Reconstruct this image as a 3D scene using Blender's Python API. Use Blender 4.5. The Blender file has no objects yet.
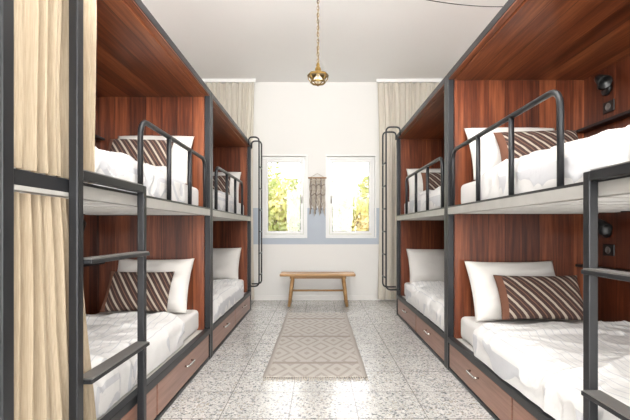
import bpy, bmesh, math, random
from mathutils import Vector, Matrix, noise
random.seed(7)
scene = bpy.context.scene
COL = scene.collection

# ------------------------------------------------------------------ materials
def srgb(r, g, b):
    def f(c):
        c /= 255.0
        return c/12.92 if c <= 0.04045 else ((c+0.055)/1.055)**2.4
    return (f(r), f(g), f(b), 1)

class NT:
    def __init__(s, name):
        s.m = bpy.data.materials.new(name); s.m.use_nodes = True
        s.n = s.m.node_tree.nodes; s.l = s.m.node_tree.links
        s.b = s.n['Principled BSDF']; s.out = s.n['Material Output']
    def node(s, t, **k):
        x = s.n.new(t)
        for a, v in k.items(): setattr(x, a, v)
        return x
    def put(s, sock, v):
        if isinstance(v, bpy.types.NodeSocket): s.l.new(v, sock)
        else: sock.default_value = v
    def math(s, op, a, b=0.0, c=None):
        x = s.node('ShaderNodeMath', operation=op)
        s.put(x.inputs[0], a); s.put(x.inputs[1], b)
        if c is not None: s.put(x.inputs[2], c)
        return x.outputs[0]
    def mix(s, f, a, b, bt='MIX'):
        x = s.node('ShaderNodeMix', data_type='RGBA', blend_type=bt)
        s.put(x.inputs[0], f); s.put(x.inputs[6], a); s.put(x.inputs[7], b)
        return x.outputs[2]
    def xyz(s, which='Object'):
        tc = s.node('ShaderNodeTexCoord'); sp = s.node('ShaderNodeSeparateXYZ')
        s.l.new(tc.outputs[which], sp.inputs[0])
        return sp.outputs[0], sp.outputs[1], sp.outputs[2], tc.outputs[which]
    def comb(s, x, y, z):
        c = s.node('ShaderNodeCombineXYZ')
        s.put(c.inputs[0], x); s.put(c.inputs[1], y); s.put(c.inputs[2], z)
        return c.outputs[0]
    def noise(s, vec, scale, detail=4, rough=0.5):
        x = s.node('ShaderNodeTexNoise')
        if vec is not None: s.l.new(vec, x.inputs['Vector'])
        x.inputs['Scale'].default_value = scale; x.inputs['Detail'].default_value = detail
        x.inputs['Roughness'].default_value = rough
        return x.outputs['Fac']
    def ramp(s, f, stops, interp='LINEAR'):
        r = s.node('ShaderNodeValToRGB'); r.color_ramp.interpolation = interp
        e = r.color_ramp.elements
        while len(e) < len(stops): e.new(0.5)
        for i, (p, c) in enumerate(stops):
            e[i].position = p; e[i].color = c
        s.l.new(f, r.inputs[0]); return r.outputs[0]
    def bump(s, h, strength=0.2, dist=0.01):
        b = s.node('ShaderNodeBump'); b.inputs['Strength'].default_value = strength
        b.inputs['Distance'].default_value = dist
        s.l.new(h, b.inputs['Height']); s.l.new(b.outputs[0], s.b.inputs['Normal'])

def plain(name, col, rough=0.5, metal=0.0, var=0.06, scale=8, bump=0.0, bscale=60):
    t = NT(name); x, y, z, v = t.xyz()
    n = t.noise(v, scale)
    dark = tuple(c*(1-var*2) for c in col[:3])+(1,)
    c = t.ramp(n, [(0.3, dark), (0.7, col)])
    t.l.new(c, t.b.inputs['Base Color'])
    t.b.inputs['Roughness'].default_value = rough; t.b.inputs['Metallic'].default_value = metal
    if bump: t.bump(t.noise(v, bscale), bump, 0.004)
    return t.m

def wood(name, pc, ga, w, cdark, cmid, clight, rough=0.28, gap=True):
    t = NT(name); xs = t.xyz(); v = xs[3]
    p = xs[pc]; g = xs[ga]
    d = t.math('DIVIDE', p, w); idx = t.math('FLOOR', d); fr = t.math('FRACT', d)
    wn = t.node('ShaderNodeTexWhiteNoise', noise_dimensions='1D'); t.l.new(idx, wn.inputs['W'])
    other = xs[3-pc-ga]
    gv = t.comb(t.math('MULTIPLY', p, 34.0),
                t.math('ADD', t.math('MULTIPLY', g, 1.5), t.math('MULTIPLY', wn.outputs[0], 37.0)),
                t.math('MULTIPLY', other, 20.0))
    n1 = t.noise(gv, 1.0, 6, 0.62)
    n2 = t.noise(gv, 3.0, 3, 0.5)
    f = t.math('ADD', t.math('MULTIPLY', n1, 0.75), t.math('MULTIPLY', n2, 0.25))
    f = t.math('ADD', f, t.math('MULTIPLY', t.math('SUBTRACT', wn.outputs[0], 0.5), 0.26))
    c = t.ramp(f, [(0.28, cdark), (0.5, cmid), (0.74, clight)])
    if gap:
        gm = t.math('LESS_THAN', fr, 0.025)
        c = t.mix(gm, c, tuple(q*0.3 for q in cdark[:3])+(1,))
    t.l.new(c, t.b.inputs['Base Color'])
    t.b.inputs['Roughness'].default_value = rough
    t.bump(n1, 0.08, 0.003)
    return t.m

WD, WM, WL = srgb(50, 23, 13), srgb(98, 49, 30), srgb(150, 86, 54)
M_wood_end = wood('walnut_end', 0, 2, 0.13, WD, WM, WL)
M_wood_back = wood('walnut_back', 1, 2, 0.13, WD, WM, WL)
M_wood_top = wood('walnut_top', 0, 1, 0.13, srgb(60, 29, 15), srgb(112, 59, 34), srgb(162, 98, 60))
M_drawer = wood('drawer_veneer', 2, 1, 0.5, srgb(108, 73, 60), srgb(142, 103, 87), srgb(166, 126, 108), 0.3, False)
M_bench = wood('bench_teak', 1, 0, 0.09, srgb(136, 98, 58), srgb(168, 128, 82), srgb(194, 156, 108), 0.45)
M_metal = plain('charcoal_powder_coat', (0.024, 0.025, 0.028, 1), 0.38, 0.3, 0.1)
M_grey = plain('grey_channel_steel', srgb(176, 174, 170), 0.45, 0.1)
M_slab = plain('white_platform', srgb(212, 210, 206), 0.6)
M_tread = plain('worn_tread', srgb(140, 138, 136), 0.35, 0.6)
M_steel = plain('brushed_steel', srgb(200, 198, 194), 0.25, 0.9)
M_brass = plain('aged_brass', srgb(145, 118, 68), 0.3, 0.85)
M_black = plain('black_plastic', (0.012, 0.012, 0.012, 1), 0.35)
M_wallw = plain('white_plaster', srgb(240, 238, 235), 0.85, 0, 0.015, 3, 0.15, 90)
M_ceil = plain('ceiling_paint', srgb(250, 249, 247), 0.9, 0, 0.006, 2, 0.1, 60)
M_frame_w = plain('white_window_paint', srgb(246, 246, 244), 0.4, 0, 0.01)
M_sheet = plain('sheet_cotton', srgb(228, 226, 224), 0.9, 0, 0.02, 6, 0.1, 400)
M_pillow = plain('pillow_cotton', srgb(226, 223, 219), 0.9, 0, 0.02, 6, 0.1, 400)
M_rope = plain('cotton_rope', srgb(206, 196, 182), 0.9, 0, 0.15, 40)
M_rope_d = plain('dark_rope', srgb(140, 124, 112), 0.9, 0, 0.15, 40)

def m_north():
    t = NT('plaster_with_blue_band'); x, y, z, v = t.xyz()
    a = t.math('GREATER_THAN', z, 0.86); b = t.math('LESS_THAN', z, 1.42)
    f = t.math('MULTIPLY', a, b)
    c = t.mix(f, srgb(235, 234, 231), srgb(188, 197, 208))
    t.l.new(c, t.b.inputs['Base Color']); t.b.inputs['Roughness'].default_value = 0.85
    t.bump(t.noise(v, 60), 0.15, 0.004)
    return t.m
M_north = m_north()

def m_duvet():
    t = NT('duvet_cotton'); x, y, z, v = t.xyz()
    s = t.math('FRACT', t.math('MULTIPLY', x, 22.0))
    f = t.math('LESS_THAN', s, 0.12)
    c = t.mix(f, srgb(225, 224, 223), srgb(200, 201, 205))
    t.l.new(c, t.b.inputs['Base Color']); t.b.inputs['Roughness'].default_value = 0.9
    t.b.inputs['Sheen Weight'].default_value = 0.1
    t.bump(t.noise(v, 11, 5), 0.6, 0.022)
    return t.m
M_duvet = m_duvet()

def m_curtain(name, c0, c1):
    t = NT(name); x, y, z, v = t.xyz()
    n = t.noise(t.comb(t.math('MULTIPLY', x, 300.0), t.math('MULTIPLY', y, 300.0), t.math('MULTIPLY', z, 12.0)), 1.0)
    c = t.ramp(n, [(0.3, c0), (0.7, c1)])
    t.l.new(c, t.b.inputs['Base Color']); t.b.inputs['Roughness'].default_value = 0.95
    tr = t.node('ShaderNodeBsdfTranslucent'); tr.inputs[0].default_value = c1
    mx = t.node('ShaderNodeMixShader'); mx.inputs[0].default_value = 0.2
    t.l.new(t.b.outputs[0], mx.inputs[1]); t.l.new(tr.outputs[0], mx.inputs[2])
    t.l.new(mx.outputs[0], t.out.inputs[0])
    return t.m
M_curtain = m_curtain('linen_curtain', srgb(170, 154, 131), srgb(192, 177, 154))
M_curtain2 = m_curtain('pale_linen_curtain', srgb(222, 215, 202), srgb(234, 229, 218))

def m_stripe():
    t = NT('striped_cushion_fabric')
    tc = t.node('ShaderNodeTexCoord'); sp = t.node('ShaderNodeSeparateXYZ'); t.l.new(tc.outputs['UV'], sp.inputs[0])
    u, v = sp.outputs[0], sp.outputs[1]
    k = t.math('FRACT', t.math('ADD', t.math('MULTIPLY', u, 7.0), t.math('MULTIPLY', v, 3.2)))
    f = t.math('LESS_THAN', k, 0.24)
    k2 = t.math('FRACT', t.math('ADD', t.math('ADD', t.math('MULTIPLY', u, 7.0), t.math('MULTIPLY', v, 3.2)), 0.42))
    c = t.mix(f, srgb(72, 54, 50), srgb(180, 168, 154))
    f2 = t.math('LESS_THAN', k2, 0.10)
    c = t.mix(f2, c, srgb(124, 95, 80))
    left = t.math('LESS_THAN', u, 0.08)
    c = t.mix(left, c, srgb(114, 76, 59))
    t.l.new(c, t.b.inputs['Base Color']); t.b.inputs['Roughness'].default_value = 0.95
    t.bump(t.noise(tc.outputs['UV'], 120), 0.3, 0.003)
    return t.m
M_stripe = m_stripe()

def m_terrazzo():
    t = NT('terrazzo_tiles'); x, y, z, v = t.xyz()
    def chips(scale, thr, prev):
        vo = t.node('ShaderNodeTexVoronoi', feature='F1'); vo.inputs['Scale'].default_value = scale
        nz = t.node('ShaderNodeTexNoise'); nz.inputs['Scale'].default_value = scale*1.3; t.l.new(v, nz.inputs['Vector'])
        ad = t.node('ShaderNodeVectorMath', operation='MULTIPLY_ADD')
        t.l.new(nz.outputs['Color'], ad.inputs[0]); ad.inputs[1].default_value = (0.5/scale,)*3
        t.l.new(v, ad.inputs[2]); t.l.new(ad.outputs[0], vo.inputs['Vector'])
        sp = t.node('ShaderNodeSeparateColor'); t.l.new(vo.outputs['Color'], sp.inputs[0])
        th = t.math('MULTIPLY', sp.outputs[1], thr)
        f = t.math('LESS_THAN', vo.outputs['Distance'], th)
        cc = t.ramp(sp.outputs[0], [(0.0, srgb(108, 110, 113)), (0.15, srgb(152, 153, 154)), (0.42, srgb(174, 167, 156)),
                                    (0.66, srgb(136, 139, 142)), (0.82, srgb(226, 224, 220))], 'CONSTANT')
        return t.mix(f, prev, cc)
    c = t.ramp(t.noise(v, 3), [(0.3, srgb(198, 197, 194)), (0.7, srgb(211, 209, 206))])
    c = chips(105, 0.64, c); c = chips(58, 0.64, c)
    T = 0.4
    fx = t.math('FRACT', t.math('DIVIDE', t.math('ADD', x, 20.17), T)); fy = t.math('FRACT', t.math('DIVIDE', t.math('ADD', y, 20.0), T))
    g = t.math('MAXIMUM', t.math('LESS_THAN', fx, 0.014), t.math('LESS_THAN', fy, 0.017))
    c = t.mix(g, c, srgb(128, 126, 123))
    wn = t.node('ShaderNodeTexWhiteNoise', noise_dimensions='2D')
    t.l.new(t.comb(t.math('FLOOR', t.math('DIVIDE', t.math('ADD', x, 20.17), T)), t.math('FLOOR', t.math('DIVIDE', t.math('ADD', y, 20.0), T)), 0.0), wn.inputs['Vector'])
    c = t.mix(t.math('MULTIPLY', wn.outputs[0], 0.18), c, srgb(152, 151, 149))
    t.l.new(c, t.b.inputs['Base Color'])
    t.l.new(t.ramp(t.noise(v, 5), [(0.3, (0.12,)*3+(1,)), (0.7, (0.24,)*3+(1,))]), t.b.inputs['Roughness'])
    return t.m
M_floor = m_terrazzo()

def m_rug():
    t = NT('woven_rug'); x, y, z, v = t.xyz()
    def tri(s, p): return t.math('ABSOLUTE', t.math('SUBTRACT', t.math('FRACT', t.math('DIVIDE', t.math('ADD', s, 10.0), p)), 0.5))
    a = t.math('ADD', tri(t.math('ADD', x, 0.02), 0.245), tri(y, 0.42))
    k = t.math('FRACT', t.math('MULTIPLY', a, 3.0))
    f = t.math('LESS_THAN', k, 0.36)
    c = t.mix(f, srgb(184, 179, 173), srgb(155, 148, 141))
    nf = t.noise(v, 14)
    c = t.mix(t.math('MULTIPLY', nf, 0.6), c, srgb(172, 165, 158))
    yb = t.math('FRACT', t.math('DIVIDE', y, 0.84))
    band = t.math('LESS_THAN', yb, 0.06)
    c = t.mix(band, c, srgb(150, 141, 133))
    ax = t.math('ABSOLUTE', t.math('ADD', x, 0.02))
    e = t.math('GREATER_THAN', ax, 0.345)
    c = t.mix(e, c, srgb(170, 163, 156))
    t.l.new(c, t.b.inputs['Base Color']); t.b.inputs['Roughness'].default_value = 1.0
    w = t.math('FRACT', t.math('MULTIPLY', y, 90.0))
    t.bump(w, 0.4, 0.003)
    return t.m
M_rug = m_rug()

def m_leaf():
    t = NT('leaf_foliage'); x, y, z, v = t.xyz()
    n = t.noise(v, 1.6, 3)
    c = t.ramp(n, [(0.3, srgb(122, 140, 84)), (0.48, srgb(174, 180, 114)), (0.6, srgb(222, 214, 154)), (0.75, srgb(234, 208, 168))])
    t.l.new(c, t.b.inputs['Base Color']); t.b.inputs['Roughness'].default_value = 0.6
    tr = t.node('ShaderNodeBsdfTranslucent'); t.l.new(c, tr.inputs[0])
    mx = t.node('ShaderNodeMixShader'); mx.inputs[0].default_value = 0.4
    t.l.new(t.b.outputs[0], mx.inputs[1]); t.l.new(tr.outputs[0], mx.inputs[2])
    t.l.new(mx.outputs[0], t.out.inputs[0])
    return t.m
M_leaf = m_leaf()
M_bark = plain('bark', srgb(150, 132, 112), 0.9, 0, 0.2, 20, 0.5, 30)
M_ground = plain('garden_gravel', srgb(206, 196, 178), 0.95, 0, 0.1, 10, 0.4, 50)
M_stucco = plain('pale_stucco', srgb(238, 226, 216), 0.9, 0, 0.04, 4, 0.3, 40)
def m_glass():
    t = NT('window_glass')
    tr = t.node('ShaderNodeBsdfTransparent'); gl = t.node('ShaderNodeBsdfGlossy'); gl.inputs['Roughness'].default_value = 0.02
    n = t.noise(t.xyz()[3], 2.0)
    mx = t.node('ShaderNodeMixShader'); t.l.new(t.math('MULTIPLY', n, 0.08), mx.inputs[0])
    t.l.new(tr.outputs[0], mx.inputs[1]); t.l.new(gl.outputs[0], mx.inputs[2]); t.l.new(mx.outputs[0], t.out.inputs[0])
    return t.m
M_glass = m_glass()
def m_bulb():
    t = NT('bulb_glass'); t.b.inputs['Base Color'].default_value = srgb(250, 240, 215)
    t.b.inputs['Emission Color'].default_value = srgb(255, 236, 200); t.b.inputs['Emission Strength'].default_value = 0.2
    return t.m
M_bulb = m_bulb()
M_gasket = plain('gasket_grey', srgb(140, 140, 138), 0.6)

# ------------------------------------------------------------------ helpers
def adopt(o, parent):
    if parent is not None:
        o.parent = parent
        o.matrix_parent_inverse = Matrix.Translation(-parent.location)
def group(name, loc):
    e = bpy.data.objects.new(name, None); e.location = loc; e.empty_display_size = 0.1
    COL.objects.link(e); return e
def mesh_obj(name, bm, mat, parent=None, smooth=False):
    me = bpy.data.meshes.new(name); bmesh.ops.recalc_face_normals(bm, faces=bm.faces)
    bm.to_mesh(me); bm.free()
    if smooth:
        for p in me.polygons: p.use_smooth = True
    for m in (mat if isinstance(mat, (list, tuple)) else [mat]): me.materials.append(m)
    o = bpy.data.objects.new(name, me); COL.objects.link(o); adopt(o, parent); return o
def add_box(bm, x0, x1, y0, y1, z0, z1, mi=0):
    if x0 > x1: x0, x1 = x1, x0
    if y0 > y1: y0, y1 = y1, y0
    vs = [bm.verts.new(p) for p in [(x0,y0,z0),(x1,y0,z0),(x1,y1,z0),(x0,y1,z0),(x0,y0,z1),(x1,y0,z1),(x1,y1,z1),(x0,y1,z1)]]
    for f in [(0,3,2,1),(4,5,6,7),(0,1,5,4),(1,2,6,5),(2,3,7,6),(3,0,4,7)]:
        fa = bm.faces.new([vs[i] for i in f]); fa.material_index = mi
def boxes(name, lst, mat, parent=None, bevel=0.0):
    bm = bmesh.new()
    for b in lst: add_box(bm, *b)
    o = mesh_obj(name, bm, mat, parent)
    if bevel:
        m = o.modifiers.new('bevel', 'BEVEL'); m.width = bevel; m.segments = 2; m.limit_method = 'ANGLE'
    return o
def fillet(pts, r, n=6):
    pts = [Vector(p) for p in pts]; out = [pts[0]]
    for i in range(1, len(pts)-1):
        a, b, c = pts[i-1], pts[i], pts[i+1]
        d1 = (a-b); d2 = (c-b); rr = min(r, d1.length*0.49, d2.length*0.49)
        p1 = b+d1.normalized()*rr; p2 = b+d2.normalized()*rr
        for k in range(n+1):
            t = k/n; out.append(p1*(1-t)**2 + b*2*t*(1-t) + p2*t*t)
    out.append(pts[-1]); return out
def add_tube(bm, pts, r, seg=10, mi=0, closed=False):
    pts = [Vector(p) for p in pts]; n = len(pts); rings = []
    t0 = (pts[1]-pts[0]).normalized()
    up = Vector((0,0,1)) if abs(t0.z) < 0.9 else Vector((1,0,0))
    nrm = t0.cross(up).normalized()
    for i in range(n):
        if closed: t = (pts[(i+1)%n]-pts[(i-1)%n]).normalized()
        else: t = (pts[min(i+1,n-1)]-pts[max(i-1,0)]).normalized()
        nrm = (nrm - t*nrm.dot(t)).normalized(); b = t.cross(nrm)
        rr = r[i] if isinstance(r, (list, tuple)) else r
        rings.append([bm.verts.new(pts[i]+(nrm*math.cos(a)+b*math.sin(a))*rr) for a in [2*math.pi*k/seg for k in range(seg)]])
    for i in range(n if closed else n-1):
        A, B = rings[i], rings[(i+1)%n]
        for k in range(seg):
            f = bm.faces.new([A[k], A[(k+1)%seg], B[(k+1)%seg], B[k]]); f.material_index = mi; f.smooth = True
    if not closed:
        bm.faces.new(rings[0]).material_index = mi; bm.faces.new(rings[-1][::-1]).material_index = mi
def tubes(name, paths, r, mat, parent=None, seg=10):
    bm = bmesh.new()
    for p in paths: add_tube(bm, p, r, seg)
    return mesh_obj(name, bm, mat, parent)
def add_lathe(bm, prof, c, seg=32, axis=None, mi=0):
    rings = []
    M = Matrix.Translation(c) @ (axis.to_4x4() if axis else Matrix.Identity(4))
    for r, z in prof:
        rings.append([bm.verts.new(M @ Vector((max(r,1e-4)*math.cos(a), max(r,1e-4)*math.sin(a), z))) for a in [2*math.pi*k/seg for k in range(seg)]])
    for i in range(len(rings)-1):
        for k in range(seg):
            f = bm.faces.new([rings[i][k], rings[i][(k+1)%seg], rings[i+1][(k+1)%seg], rings[i+1][k]]); f.smooth = True; f.material_index = mi
def sstep(a, b, x):
    t = max(0, min(1, (x-a)/(b-a))); return t*t*(3-2*t)

# ------------------------------------------------------------------ room shell
XL, XR, YN, YS, H = -1.92, 2.12, 6.48, -3.0, 3.36
boxes('floor', [(XL-0.2, XR+0.2, YS-0.2, YN+0.25, -0.1, 0)], M_floor)
boxes('ceiling', [(XL-0.2, XR+0.2, YS-0.2, YN+0.25, H, H+0.1)], M_ceil)
boxes('wall_west', [(XL-0.2, XL, YS-0.2, YN+0.25, 0, H)], M_wallw)
boxes('wall_east', [(XR, XR+0.2, YS-0.2, YN+0.25, 0, H)], M_wallw)
W1 = (-0.864, -0.185); W2 = (0.139, 0.880); WZ0, WZ1 = 0.975, 2.22
boxes('wall_north', [
    (XL, W1[0], YN, YN+0.25, 0, H), (W1[1], W2[0], YN, YN+0.25, WZ0, WZ1), (W2[1], XR, YN, YN+0.25, 0, H),
    (W1[0], W2[1], YN, YN+0.25, 0, WZ0), (W1[0], W2[1], YN, YN+0.25, WZ1, H)], M_north)
boxes('wall_south', [(XL, -1.3, YS-0.2, YS, 0, H), (1.5, XR, YS-0.2, YS, 0, H), (-1.3, 1.5, YS-0.2, YS, 2.6, H)], M_wallw)
boxes('added_door_1', [(-1.297, -1.24, YS-0.14, YS-0.06, 0.002, 2.597), (1.44, 1.497, YS-0.14, YS-0.06, 0.002, 2.597), (-1.24, 1.44, YS-0.14, YS-0.06, 2.54, 2.597),
                 (0.06, 0.14, YS-0.14, YS-0.06, 0.002, 2.54)], M_frame_w)  # unseen door frame; its opening is added to let light into the room
boxes('baseboard_north', [(XL, XR, YN-0.012, YN, 0, 0.07)], M_wallw)

for i, (a, b) in enumerate((W1, W2)):
    g = group('window_%d' % (i+1), ((a+b)/2, YN+0.08, WZ0))
    fw = 0.04
    y0, y1 = YN+0.05, YN+0.11
    boxes('outer_frame', [(a, a+fw, y0, y1, WZ0, WZ1), (b-fw, b, y0, y1, WZ0, WZ1), (a+fw, b-fw, y0, y1, WZ0, WZ0+fw), (a+fw, b-fw, y0, y1, WZ1-fw, WZ1)], M_frame_w, g, 0.004)
    a2, b2, z2, z3 = a+fw+0.004, b-fw-0.004, WZ0+fw+0.004, WZ1-fw-0.004; sw = 0.04
    boxes('casement_sash', [(a2, a2+sw, y0-0.015, y1-0.015, z2, z3), (b2-sw, b2, y0-0.015, y1-0.015, z2, z3), (a2+sw, b2-sw, y0-0.015, y1-0.015, z2, z2+sw), (a2+sw, b2-sw, y0-0.015, y1-0.015, z3-sw, z3)], M_frame_w, g, 0.005)
    boxes('glass_pane', [(a2+sw, b2-sw, y0+0.02, y0+0.026, z2+sw, z3-sw)], M_glass, g)
    boxes('glazing_gasket', [(a2+sw, a2+sw+0.007, y0+0.005, y0+0.02, z2+sw, z3-sw), (b2-sw-0.007, b2-sw, y0+0.005, y0+0.02, z2+sw, z3-sw),
                     (a2+sw, b2-sw, y0+0.005, y0+0.02, z2+sw, z2+sw+0.007), (a2+sw, b2-sw, y0+0.005, y0+0.02, z3-sw-0.007, z3-sw)], M_gasket, g)
    hx = b2-sw/2 if i == 0 else a2+sw/2
    tubes('handle', [fillet([(hx, y0-0.014, 1.6), (hx, y0-0.05, 1.6), (hx, y0-0.05, 1.49)], 0.015)], 0.008, M_steel, g)
    boxes('casing', [(a-0.02, a, YN-0.010, YN+0.03, WZ0-0.02, WZ1+0.02), (b, b+0.02, YN-0.010, YN+0.03, WZ0-0.02, WZ1+0.02),
                     (a, b, YN-0.010, YN+0.03, WZ1, WZ1+0.02), (a, b, YN-0.016, YN+0.03, WZ0-0.02, WZ0)], M_frame_w, g, 0.003)

# ------------------------------------------------------------------ exterior
boxes('garden_ground', [(-9, 9, YN+0.26, 22, -0.3, -0.12)], M_ground)
boxes('garden_wall', [(-9, 9, 14, 14.25, -0.12, 2.7), (-9, 9, 13.94, 14.31, 2.7, 2.8)], M_stucco)
def shrub(name, c, R, n):
    g = group(name, (c[0], c[1], -0.12))
    bm = bmesh.new()
    for _ in range(n):
        d = Vector((random.gauss(0,1), random.gauss(0,1), random.gauss(0,1))).normalized()*(random.random()**0.45)
        p = Vector(c)+Vector((d.x*R[0], d.y*R[1], d.z*R[2]))
        if p.z < -0.05: p.z = -0.05+random.random()*0.3
        s = random.uniform(0.05, 0.10)
        u = Vector((random.gauss(0,1), random.gauss(0,1), random.gauss(0,1))).normalized()
        w = u.cross(Vector((random.gauss(0,1), random.gauss(0,1), random.gauss(0,1)))).normalized()
        bm.faces.new([bm.verts.new(q) for q in (p-u*s, p+w*s*0.5, p+u*s, p-w*s*0.5)])
    mesh_obj('leaves', bm, M_leaf, g)
    br = [[(c[0]+random.uniform(-.05,.05), c[1], -0.12), (c[0]+random.uniform(-.2,.2), c[1], c[2]*0.6), (c[0]+random.uniform(-R[0],R[0])*0.7, c[1]+random.uniform(-.3,.3), c[2]+R[2]*0.6)] for _ in range(5)]
    tubes('stems', br, 0.03, M_bark, g, 6)
shrub('garden_shrub', (-0.75, 9.6, 1.05), (0.95, 0.5, 1.25), 3400)
shrub('garden_shrub', (-2.5, 9.6, 1.0), (0.8, 0.5, 1.15), 1800)
shrub('garden_shrub', (0.95, 9.9, 0.85), (0.9, 0.5, 1.05), 3000)
shrub('garden_shrub', (2.5, 9.4, 0.95), (0.9, 0.5, 1.1), 1800)
shrub('garden_tree', (-2.6, 12.2, 2.6), (1.6, 0.9, 1.0), 1800)
shrub('garden_tree', (2.2, 12.4, 2.1), (1.1, 0.9, 0.9), 1600)

# ------------------------------------------------------------------ bunk beds
ZT = {-1: 2.25, 1: 2.29}
def bunk(s, xf, xb, y0, y1, rail, near_panel, dark_to=None):
    zt = ZT[s]; p = 0.045
    g = group('bunk_bed', (s*(xf+xb)/2, (y0+y1)/2, 0))
    X = lambda d: s*(xf+d)
    W = xb-xf
    fr = []
    for yy in (y0, y1-p):
        fr.append((X(0), X(p), yy, yy+p, 0, zt))
        fr.append((X(W-p), X(W), yy, yy+p, 0, zt))
        fr.append((X(p), X(W-p), yy, yy+p, zt-p, zt))
        fr.append((X(p), X(W-p), yy, yy+p, 0.21, 0.25))
        fr.append((X(p), X(W-p), yy, yy+p, 1.20, 1.245))
    boxes('frame_posts', fr, M_metal, g, 0.003)
    ys = [y0+p, y1-p]
    boxes('top_beam', [(X(0), X(p), ys[0], ys[1], zt-p, zt), (X(W-p), X(W), ys[0], ys[1], zt-p, zt)], M_metal, g, 0.003)
    boxes('lower_side_rail', [(X(0), X(p), ys[0], ys[1], 0.215, 0.26), (X(0.004), X(p), ys[0], ys[1], 0, 0.022)], M_metal, g, 0.003)
    cs = ys[0]
    if dark_to:
        cs = dark_to
        boxes('curtain_rail', [(X(0), X(p), ys[0], dark_to, 1.215, 1.250)], M_metal, g)
        boxes('curtain_rail_lip', [(X(0), X(p), ys[0], dark_to, 1.200, 1.215)], M_grey, g)
    boxes('upper_side_rail', [(X(0.0), X(p), ys[0], ys[1], 1.250, 1.262), (X(W-p), X(W), ys[0], ys[1], 1.2, 1.25)], M_metal, g)
    boxes('upper_side_channel', [(X(0.0), X(p), cs, ys[1], 1.200, 1.250)], M_grey, g)
    boxes('upper_platform', [(X(p), X(W-p), ys[0], ys[1], 1.222, 1.25)], M_slab, g)
    n = 8
    boxes('platform_slats', [(X(p), X(W-p), y0+0.2+(y1-y0-0.4)*k/n, y0+0.2+(y1-y0-0.4)*k/n+0.04, 1.2, 1.222) for k in range(n+1)], M_slab, g)
    boxes('lower_platform', [(X(p), X(W-p), ys[0], ys[1], 0.22, 0.25)], M_slab, g)
    boxes('back_panel', [(X(W-p-0.02), X(W-p), ys[0], ys[1], 0.26, 1.2), (X(W-p-0.02), X(W-p), ys[0], ys[1], 1.262, zt-p-0.02)], M_wood_back, g)
    ends = [(X(p), X(W-p-0.02), ys[1]-0.018, ys[1], 0.25, 1.2), (X(p), X(W-p-0.02), ys[1]-0.018, ys[1], 1.25, zt-p-0.02)]
    if near_panel: ends += [(X(p), X(W-p-0.02), ys[0], ys[0]+0.018, 0.25, 1.2), (X(p), X(W-p-0.02), ys[0], ys[0]+0.018, 1.25, zt-p-0.02)]
    boxes('end_panel', ends, M_wood_end, g)
    boxes('top_panel', [(X(p), X(W-p), ys[0], ys[1], zt-p-0.02, zt-p), (X(0.004), X(p), ys[0], ys[1], zt-p-0.008, zt-p)], M_wood_top, g)
    L = (ys[1]-ys[0]); nd = 2
    for k in range(nd):
        a = ys[0]+L*k/nd+0.008; b = ys[0]+L*(k+1)/nd-0.008
        boxes('drawer_front', [(X(0.008), X(0.03), a, b, 0.03, 0.208)], M_drawer, g, 0.003)
        boxes('drawer_box', [(X(0.032), X(W*0.8), a+0.01, b-0.01, 0.03, 0.19)], M_slab, g)
        m = (a+b)/2
        tubes('drawer_pull', [fillet([(X(0.008), m-0.07, 0.15), (X(-0.018), m-0.07, 0.15), (X(-0.018), m+0.07, 0.15), (X(0.008), m+0.07, 0.15)], 0.012)], 0.007, M_steel, g, 8)
    ra, rb, rz, bal = rail
    rx = X(0.022)
    paths = [fillet([(rx, ra, 1.258), (rx, ra, rz), (rx, rb, rz), (rx, rb, 1.258)], 0.09, 8)]
    for yy in bal: paths.append([(rx, yy, 1.258), (rx, yy, rz)])
    tubes('guard_rail', paths, 0.0145, M_metal, g)
    boxes('ledge', [(X(W-p-0.09), X(W-p-0.021), ys[0]+0.02, ys[1]-0.02, 0.80, 0.82), (X(W-p-0.09), X(W-p-0.021), ys[0]+0.02, ys[1]-0.02, 1.82, 1.84)], M_metal, g, 0.002)
    return g

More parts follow.
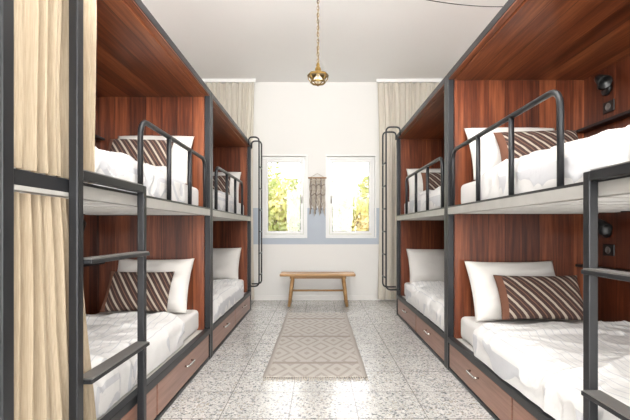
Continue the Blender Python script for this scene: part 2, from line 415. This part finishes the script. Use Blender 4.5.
def bedding(s, xf, xb, y0, y1, zb, seed, over):
    p = 0.045; W = xb-xf
    g = group('mattress', (s*(xf+xb)/2, (y0+y1)/2, zb))
    d0, d1 = 0.060, W-p-0.10
    ya, yb = y0+0.07, y1-0.07
    zt = zb+0.175
    o = boxes('mattress_body', [(s*(xf+d0+0.02), s*(xf+d1), ya, yb, zb+0.002, zt)], M_sheet, g)
    m = o.modifiers.new('b', 'BEVEL'); m.width = 0.035; m.segments = 4
    ye = yb-0.48
    NV, NU = 190, 110
    bm = bmesh.new(); grid = []
    front = d0-over; zlow = zb+0.012 if over == 0 else zb+0.016
    ztop = zt+0.035; r = 0.095
    seg = [ztop-r-zlow, r*math.pi/2, (d1-0.005)-(front+r)]
    tot = sum(seg)
    for j in range(NV+1):
        v = j/NV; y = ya-0.01+(ye-ya+0.01)*v
        row = []
        for i in range(NU+1):
            t = i/NU*tot
            if t < seg[0]: d, z, nd, nz = front, zlow+t, -1, 0
            elif t < seg[0]+seg[1]:
                a = (t-seg[0])/r; d = front+r-r*math.cos(a); z = ztop-r+r*math.sin(a); nd, nz = -math.cos(a), math.sin(a)
            else: d, z, nd, nz = front+r+(t-seg[0]-seg[1]), ztop, 0, 1
            wq = noise.noise(Vector((t*1.3, y*1.3, seed+9)))*0.35
            q = Vector((t*2.2+y*1.3+wq, y*2.4-t*1.1+wq, seed*7.3))
            rid = max(0, 1-abs(noise.noise(q))*2.4)**2.2
            q2 = Vector((t*5-y*2.5+wq*2, y*6+t*3, seed*3.1+4))
            rid2 = max(0, 1-abs(noise.noise(q2))*2.6)**2.2
            disp = 0.024*rid+0.013*rid2+0.022*noise.noise(Vector((t*1.8, y*1.9, seed)))
            disp *= min(1, (0.3+t/0.12))
            if nd < -0.5: disp = max(-0.012, min(disp, 0.011))
            disp += 0.018*sstep(ye-0.30, ye-0.26, y)*max(nz, 0)
            d += nd*disp; z += nz*disp
            e = (y-(ya-0.01))/0.10
            if e < 1: z = zlow+(z-zlow)*math.sqrt(max(0, 1-(1-e)**2)) if e > 0 else zlow
            e2 = (ye-y)/0.05
            if e2 < 1 and nz > 0:
                k = math.sqrt(max(0, 1-(1-max(e2, 0))**2)); zz = zt+0.004; z = zz+(z-zz)*k if z > zz else z
            yy = y+0.02*noise.noise(Vector((t*2, seed, 0)))*v
            row.append(bm.verts.new((s*(xf+d), yy, z)))
        grid.append(row)
    for j in range(NV):
        for i in range(NU):
            bm.faces.new([grid[j][i], grid[j][i+1], grid[j+1][i+1], grid[j+1][i]])
    mesh_obj('duvet', bm, M_duvet, g, True)
    return g, zt

def pillow(name, w, h, th, loc, rot, mat, seed=0, wr=0.014):
    N = 36; bm = bmesh.new(); uvl = bm.loops.layers.uv.new('UVMap')
    M = Matrix.Translation(loc) @ Matrix.Rotation(rot[2], 4, 'Z') @ Matrix.Rotation(rot[0], 4, 'X') @ Matrix.Rotation(rot[1], 4, 'Z')
    sheets = []
    for side in (1, -1):
        rows = []
        for j in range(N+1):
            row = []
            for i in range(N+1):
                u = -1+2*i/N; v = -1+2*j/N
                pf = max(0, (1-abs(u)**2.6)*(1-abs(v)**2.6))**0.5
                x = u*w/2*(1-0.05*(1-v*v)*abs(u)); y = v*h/2*(1-0.07*(1-u*u)*abs(v))
                wv = wr*(1-abs(noise.noise(Vector((u*1.8+v, v*2.2-u*.7, seed*5+side))))*2)*min(1, pf*2)
                z = side*(th/2*pf+wv*pf)
                edge = (i in (0, N) or j in (0, N))
                if edge: z = 0
                if side == -1 and edge: row.append(sheets[0][j][i])
                else: row.append(bm.verts.new(M @ Vector((x, y, z))))
            rows.append(row)
        sheets.append(rows)
        for j in range(N):
            for i in range(N):
                vs = [rows[j][i], rows[j][i+1], rows[j+1][i+1], rows[j+1][i]]
                uv = [(i/N, j/N), ((i+1)/N, j/N), ((i+1)/N, (j+1)/N), (i/N, (j+1)/N)]
                if side == -1: vs.reverse(); uv.reverse()
                f = bm.faces.new(vs)
                for l, q in zip(f.loops, uv): l[uvl].uv = q
    return mesh_obj(name, bm, mat, None, True)

LX = (0.90, 1.90); RX = (1.00, 2.10)
L1 = (1.20, 3.545); L2 = (3.555, 5.66)
R1 = (1.09, 3.275); R2 = (3.285, 5.36)
bunk(-1, *LX, *L1, (2.18, 3.42, 1.655, (2.60, 3.02)), False, dark_to=1.55)
bunk(-1, *LX, *L2, (3.80, 5.10, 1.655, (4.25, 4.68)), True)
bunk(1, *RX, *R1, (1.77, 3.18, 1.68, (2.22, 2.68)), False)
bunk(1, *RX, *R2, (3.45, 4.85, 1.68, (3.92, 4.38)), True)

D = math.radians
sd = 1
for bi, (s, (xf, xb), (y0, y1)) in enumerate(((-1, LX, L1), (-1, LX, L2), (1, RX, R1), (1, RX, R2))):
    for zb, over in ((0.252, 0.045), (1.252, 0)):
        sd += 1
        if bi == 0: over = 0
        g, zt = bedding(s, xf, xb, y0, y1, zb, sd, over)
        ye = y1-0.07
        pc = s*(xf+(0.44 if s > 0 else 0.42)); tc = s*(xf+(0.50 if s > 0 else 0.43))
        pillow('pillow', 0.68 if s > 0 else 0.62, 0.46, 0.18, (pc, ye-0.14, zt+0.215), (D(64), 0, D(random.uniform(-3, 3))), M_pillow, sd)
        if bi in (1, 3) and zb < 1: continue
        pillow('throw_pillow', 0.56 if s > 0 else 0.48, 0.33, 0.11, (tc, ye-0.37, zt+0.200), (D(58), D(random.uniform(-3, 3)), D(s*-3+random.uniform(-3, 3))), M_stripe, sd+30, 0.006)

# ------------------------------------------------------------------ ladders
def ladder(s, xf, ya, yb, rungs, ztop, tall=None):
    g = group('bunk_ladder', (s*(xf-0.02), (ya+yb)/2, 0))
    x0, x1 = s*(xf-0.036), s*(xf-0.002)
    st = [(x0, x1, yb-0.036, yb, 0, ztop), (x0, x1, ya, ya+0.040, 0, tall or ztop)]
    boxes('stile', st, M_metal, g, 0.004)
    a = ya+0.040
    boxes('top_bar', [(x0, x1, a, yb-0.036, ztop-0.035, ztop)], M_metal, g, 0.003)
    boxes('top_wear_strip', [(s*(xf-0.034), s*(xf-0.004), a+0.005, yb-0.040, ztop, ztop+0.004)], M_tread, g)
    for z in rungs:
        boxes('tread', [(s*(xf-0.066), s*(xf-0.001), a, yb-0.036, z-0.016, z)], M_metal, g, 0.003)
        boxes('tread_wear_strip', [(s*(xf-0.064), s*(xf-0.004), a+0.01, yb-0.046, z, z+0.005)], M_tread, g)
ladder(-1, 0.90, 1.51, 2.12, (0.10, 0.525, 0.97), 1.30, 2.25)
ladder(1, 1.00, 1.10, 1.53, (0.10, 0.51, 0.94), 1.29)
def hook_ladder(s, xf, ya, yb, pr, zt):
    g = group('bunk_ladder', (s*(xf-0.1), (ya+yb)/2, 0.3))
    xo = s*(xf-pr); xi = s*(xf-0.012)
    paths = []
    for y in (ya, yb):
        paths.append(fillet([(xi, y, zt-0.10), (xi, y, zt), (xo, y, zt), (xo, y, 0.36), (xi, y, 0.36)], 0.06))
    tubes('stiles', paths, 0.010, M_metal, g)
    tubes('rungs', [[(xo, ya, z), (xo, yb, z)] for z in (0.5, 0.78, 1.06, 1.34, 1.62, 1.9)], 0.008, M_metal, g)
hook_ladder(-1, 0.90, 5.38, 5.62, 0.145, 2.27)
hook_ladder(1, 1.00, 5.06, 5.32, 0.18, 2.32)

# ------------------------------------------------------------------ curtains
def curtain(name, path_fn, z0, z1, nf, amp, mat, N=240, NZ=40, seed=0):
    bm = bmesh.new(); rows = []
    for j in range(NZ+1):
        h = j/NZ; z = z0+(z1-z0)*h; row = []
        for i in range(N+1):
            u = i/N
            (x, y), (nx, ny) = path_fn(u, h)
            ph = 2*math.pi*nf*u + 2.0*noise.noise(Vector((u*3, h*1.6, seed)))
            a = amp*(math.sin(ph)+0.35*math.sin(2.3*ph+seed)+0.5*noise.noise(Vector((u*7, h*2.0, seed+5))))
            row.append(bm.verts.new((x+nx*a, y+ny*a, z)))
        rows.append(row)
    for j in range(NZ):
        for i in range(N):
            bm.faces.new([rows[j][i], rows[j][i+1], rows[j+1][i+1], rows[j+1][i]])
    return mesh_obj(name, bm, mat, None, True)
def bp(ya0, yb0, ya1, yb1, x):
    def f(u, h):
        a = ya0+(ya1-ya0)*h; b = yb0+(yb1-yb0)*h
        return (x, a+(b-a)*u), (1, 0)
    return f
curtain('bunk_curtain', bp(1.265, 1.735, 1.265, 1.755, -0.925), 1.270, 2.20, 7, 0.015, M_curtain, N=400, seed=2)
curtain('bunk_curtain', bp(1.262, 1.76, 1.265, 1.60, -0.925), 0.27, 1.195, 7, 0.015, M_curtain, N=400, seed=3)
def wp(x0, x1, y):
    def f(u, h):
        k = 1-0.05*math.sin(h*math.pi)
        c = (x0+x1)/2
        return (c+(x0-c+(x1-x0)*u)*k, y), (0, 1)
    return f
curtain('window_curtain', wp(-1.86, -0.96, 6.34), 0.03, 3.30, 9, 0.030, M_curtain2, seed=11)
curtain('window_curtain', wp(0.90, 2.06, 6.34), 0.03, 3.30, 11, 0.030, M_curtain2, seed=12)
for x0, x1 in ((-1.90, -0.94), (0.88, 2.10)):
    boxes('curtain_track', [(x0, x1, 6.325, 6.355, 3.31, 3.359)], M_frame_w)

# ------------------------------------------------------------------ bench
g = group('bench', (0, 6.05, 0))
bx0, bx1 = -0.54, 0.53
boxes('seat_plank', [(bx0, bx1, 5.90, 6.20, 0.425, 0.465)], M_bench, g, 0.012)
bm = bmesh.new()
for sx in (-1, 1):
    for sy in (-1, 1):
        add_tube(bm, [(sx*0.36, 6.05+sy*0.09, 0.428), (sx*0.41, 6.05+sy*0.13, 0.0)], [0.026, 0.019], 12)
    add_tube(bm, [(sx*0.385, 6.05-0.11, 0.21), (sx*0.385, 6.05+0.11, 0.21)], 0.014, 10)
add_tube(bm, [(-0.385, 6.05, 0.21), (0.385, 6.05, 0.21)], 0.014, 10)
mesh_obj('legs_and_stretchers', bm, M_bench, g)
boxes('apron', [(-0.40, 0.40, 5.945, 5.965, 0.39, 0.427), (-0.40, 0.40, 6.135, 6.155, 0.39, 0.427)], M_bench, g, 0.004)

# ------------------------------------------------------------------ rug
g = group('area_rug', (-0.02, 4.2, 0))
bm = bmesh.new(); NX, NY = 24, 80; rx0, rx1, ry0, ry1 = -0.40, 0.365, 3.06, 5.40
rows = []
for j in range(NY+1):
    row = []
    for i in range(NX+1):
        x = rx0+(rx1-rx0)*i/NX; y = ry0+(ry1-ry0)*j/NY
        x += 0.008*noise.noise(Vector((0, y*3, 1)))
        row.append(bm.verts.new((x, y, 0.011+0.002*noise.noise(Vector((x*6, y*6, 0))))))
    rows.append(row)
for j in range(NY):
    for i in range(NX): bm.faces.new([rows[j][i], rows[j][i+1], rows[j+1][i+1], rows[j+1][i]])
o = mesh_obj('woven_field', bm, M_rug, g, True)
m = o.modifiers.new('s', 'SOLIDIFY'); m.thickness = 0.008; m.offset = -1
bm = bmesh.new()
for yy, sg in ((ry0, -1), (ry1, 1)):
    for k in range(44):
        x = rx0+0.008+(rx1-rx0-0.016)*k/43
        add_tube(bm, [(x, yy-sg*0.005, 0.009), (x+random.uniform(-.006,.006), yy+sg*0.03, 0.006), (x+random.uniform(-.012,.012), yy+sg*0.065, 0.004)], [0.003, 0.0035, 0.0025], 5)
mesh_obj('fringe', bm, M_rope, g)

# ------------------------------------------------------------------ pendant lamp
PY = 3.5
g = group('pendant_lamp', (0, PY, 2.3))
bm = bmesh.new()
add_lathe(bm, [(0.001, 2.475), (0.010, 2.47), (0.016, 2.455), (0.014, 2.445), (0.020, 2.435), (0.026, 2.42), (0.022, 2.405), (0.034, 2.398), (0.050, 2.384), (0.084, 2.378), (0.089, 2.370), (0.089, 2.362), (0.084, 2.358), (0.05, 2.364), (0.03, 2.375), (0.001, 2.38)], (0, PY, 0), 8)
for f in bm.faces: f.smooth = False
add_lathe(bm, [(0.060, 2.318), (0.065, 2.315), (0.065, 2.305), (0.060, 2.301), (0.056, 2.305), (0.056, 2.315), (0.060, 2.318)], (0, PY, 0), 8)
for k in range(8):
    a = 2*math.pi*k/8; c, sn = math.cos(a), math.sin(a)
    add_tube(bm, [(c*0.084, PY+sn*0.084, 2.362), (c*0.080, PY+sn*0.080, 2.338), (c*0.061, PY+sn*0.061, 2.310), (c*0.022, PY+sn*0.022, 2.292), (c*0.006, PY+sn*0.006, 2.288)], 0.004, 6)
add_lathe(bm, [(0.001, 2.296), (0.014, 2.292), (0.012, 2.284), (0.001, 2.276)], (0, PY, 0), 16)
mesh_obj('brass_cage', bm, M_brass, g)
bm = bmesh.new()
add_lathe(bm, [(0.012, 2.378), (0.02, 2.36), (0.036, 2.34), (0.04, 2.325), (0.03, 2.305), (0.001, 2.298)], (0, PY, 0), 24)
mesh_obj('bulb', bm, M_bulb, g)
bm = bmesh.new()
z = 2.488; k = 0
while z < H-0.05:
    pts = []
    for q in range(14):
        a = 2*math.pi*q/14; dx = 0.0085*math.cos(a); dz = 0.017*math.sin(a)
        pts.append((dx if k % 2 == 0 else 0, PY+(0 if k % 2 == 0 else dx), z+dz))
    add_tube(bm, pts, 0.0026, 6, 0, True); z += 0.0275; k += 1
mesh_obj('chain', bm, M_brass, g)
tubes('lamp_wire', [[(0.006*math.sin(q*1.3), PY+0.006*math.cos(q*1.3), 2.47+q*(H-2.49)/30) for q in range(31)]], 0.0028, M_black, g, 6)
bm = bmesh.new(); add_lathe(bm, [(0.001, H-0.05), (0.02, H-0.045), (0.05, H-0.012), (0.055, H-0.001), (0.001, H-0.001)], (0, PY, 0), 24)
mesh_obj('ceiling_rose', bm, M_brass, g)
pts = []
for q in range(31):
    t = q/30; pts.append((0.05+t*2.0, PY+0.15+t*0.6, 3.345-0.42*t*(1-t)))
tubes('ceiling_cable', [pts], 0.004, M_black, None, 6)

# ------------------------------------------------------------------ macrame hanging
g = group('macrame_wall_hanging', (-0.01, 6.44, 1.8))
tubes('dowel', [[(-0.15, 6.445, 1.88), (0.13, 6.445, 1.88)]], 0.011, M_bench, g)
tubes('hanger_cord', [[(-0.12, 6.445, 1.885), (-0.01, 6.455, 1.95), (0.10, 6.445, 1.885)]], 0.004, M_rope, g, 6)
bm = bmesh.new()
for k in range(22):
    x = -0.125+0.23*k/21; L = 0.50+0.07*math.cos(k*0.9)+random.uniform(-.02, .02)
    pts = [(x+0.006*math.sin(q*1.7+k), 6.445+0.006*math.cos(q*2.1+k), 1.885-L*q/10) for q in range(11)]
    add_tube(bm, pts, 0.0065, 6, 1 if k % 7 in (1, 2) else 0)
for r in range(4):
    zz = 1.82-r*0.07
    pts = [(-0.125+0.23*q/22, 6.433, zz+0.03*abs(((q+r*3) % 8)-4)/4) for q in range(23)]
    add_tube(bm, pts, 0.006, 6, r % 2)
mesh_obj('knotted_strands', bm, [M_rope, M_rope_d], g)

# ------------------------------------------------------------------ reading lamps and sockets
def reading_lamp(s, xw, y, z):
    g = group('reading_lamp', (s*xw, y, z))
    bm = bmesh.new()
    rot = Matrix.Rotation(D(90*(-s)), 3, 'Y')
    add_lathe(bm, [(0.001, 0), (0.045, 0), (0.045, 0.018), (0.03, 0.024), (0.001, 0.024)], (s*xw, y, z), 24, rot)
    add_tube(bm, fillet([(s*(xw-0.02), y, z), (s*(xw-0.07), y, z), (s*(xw-0.08), y-0.03, z+0.04)], 0.02), 0.007, 8)
    r2 = Matrix.Rotation(D(125), 3, 'X')
    add_lathe(bm, [(0.001, -0.035), (0.026, -0.03), (0.034, 0.0), (0.046, 0.065), (0.042, 0.066), (0.028, 0.0), (0.001, -0.02)], (s*(xw-0.085), y-0.05, z+0.05), 24, r2)
    mesh_obj('lamp_body', bm, M_black, g)
def socket(s, xw, y, z):
    g = group('wall_socket', (s*xw, y, z))
    boxes('plate', [(s*xw, s*(xw-0.010), y-0.055, y+0.055, z-0.04, z+0.04)], M_black, g, 0.004)
    bm = bmesh.new(); add_lathe(bm, [(0.024, 0.009), (0.026, 0.014), (0.022, 0.014), (0.020, 0.0105), (0.001, 0.0105)], (s*xw, y, z), 20, Matrix.Rotation(D(90*(-s)), 3, 'Y'))
    mesh_obj('receptacle', bm, M_tread, g)
for s, xw, ys in ((1, 2.034, (2.95, 4.95)), (-1, 1.834, (3.15, 5.2))):
    for y in ys:
        for z in (1.07, 2.07):
            reading_lamp(s, xw, y, z); socket(s, xw, y-0.02, z-0.13)

# ------------------------------------------------------------------ light
w = bpy.data.worlds.new('World'); scene.world = w; w.use_nodes = True
nt = w.node_tree; bg = nt.nodes['Background']
sky = nt.nodes.new('ShaderNodeTexSky'); sky.sky_type = 'HOSEK_WILKIE'; sky.turbidity = 6
sky.sun_direction = Vector((0.3, -0.5, 0.8)).normalized()
mx = nt.nodes.new('ShaderNodeMix'); mx.data_type = 'RGBA'; mx.inputs[0].default_value = 0.85
nt.links.new(sky.outputs[0], mx.inputs[6]); mx.inputs[7].default_value = (1.0, 1.0, 1.0, 1)
nt.links.new(mx.outputs[2], bg.inputs[0]); bg.inputs[1].default_value = 3.8

def area(name, loc, rot, sx, sy, p, col=(1, 1, 1)):
    l = bpy.data.lights.new(name, 'AREA'); l.shape = 'RECTANGLE'; l.size = sx; l.size_y = sy; l.energy = p; l.color = col
    o = bpy.data.objects.new(name, l); o.location = loc; o.rotation_euler = rot; COL.objects.link(o); return o
area('south_fill', (0.1, -2.85, 1.5), (D(90), 0, 0), 2.7, 2.2, 150, (1, 0.985, 0.96))  # added fill behind the camera, main soft light for the room
area('overhead_fill', (0.1, 1.6, 3.3), (0, 0, 0), 1.6, 2.4, 24, (1, 0.98, 0.95))  # added fill above the near aisle, out of view, no real fixture
area('ceiling_fill', (0.1, 0.9, 2.35), (D(148), 0, 0), 1.4, 1.0, 125, (1, 0.985, 0.96))  # added fill aimed upward to brighten the ceiling, no fixture there
area('north_window_fill', (0, 8.6, 4.3), (D(-52), 0, 0), 3.0, 1.6, 230, (1, 1, 1))  # added fill outside, above the sight lines, strengthens light through the windows

# ------------------------------------------------------------------ camera
cam = bpy.data.cameras.new('camera'); cam.lens = 24; cam.sensor_width = 36; cam.clip_start = 0.05
cam.shift_x = -3/630; cam.shift_y = 20/630
co = bpy.data.objects.new('camera', cam); co.location = (0, 0, 1.08); co.rotation_euler = (D(90), 0, 0)
COL.objects.link(co); scene.camera = co
scene.view_settings.view_transform = 'Standard'
scene.view_settings.exposure = 0.22
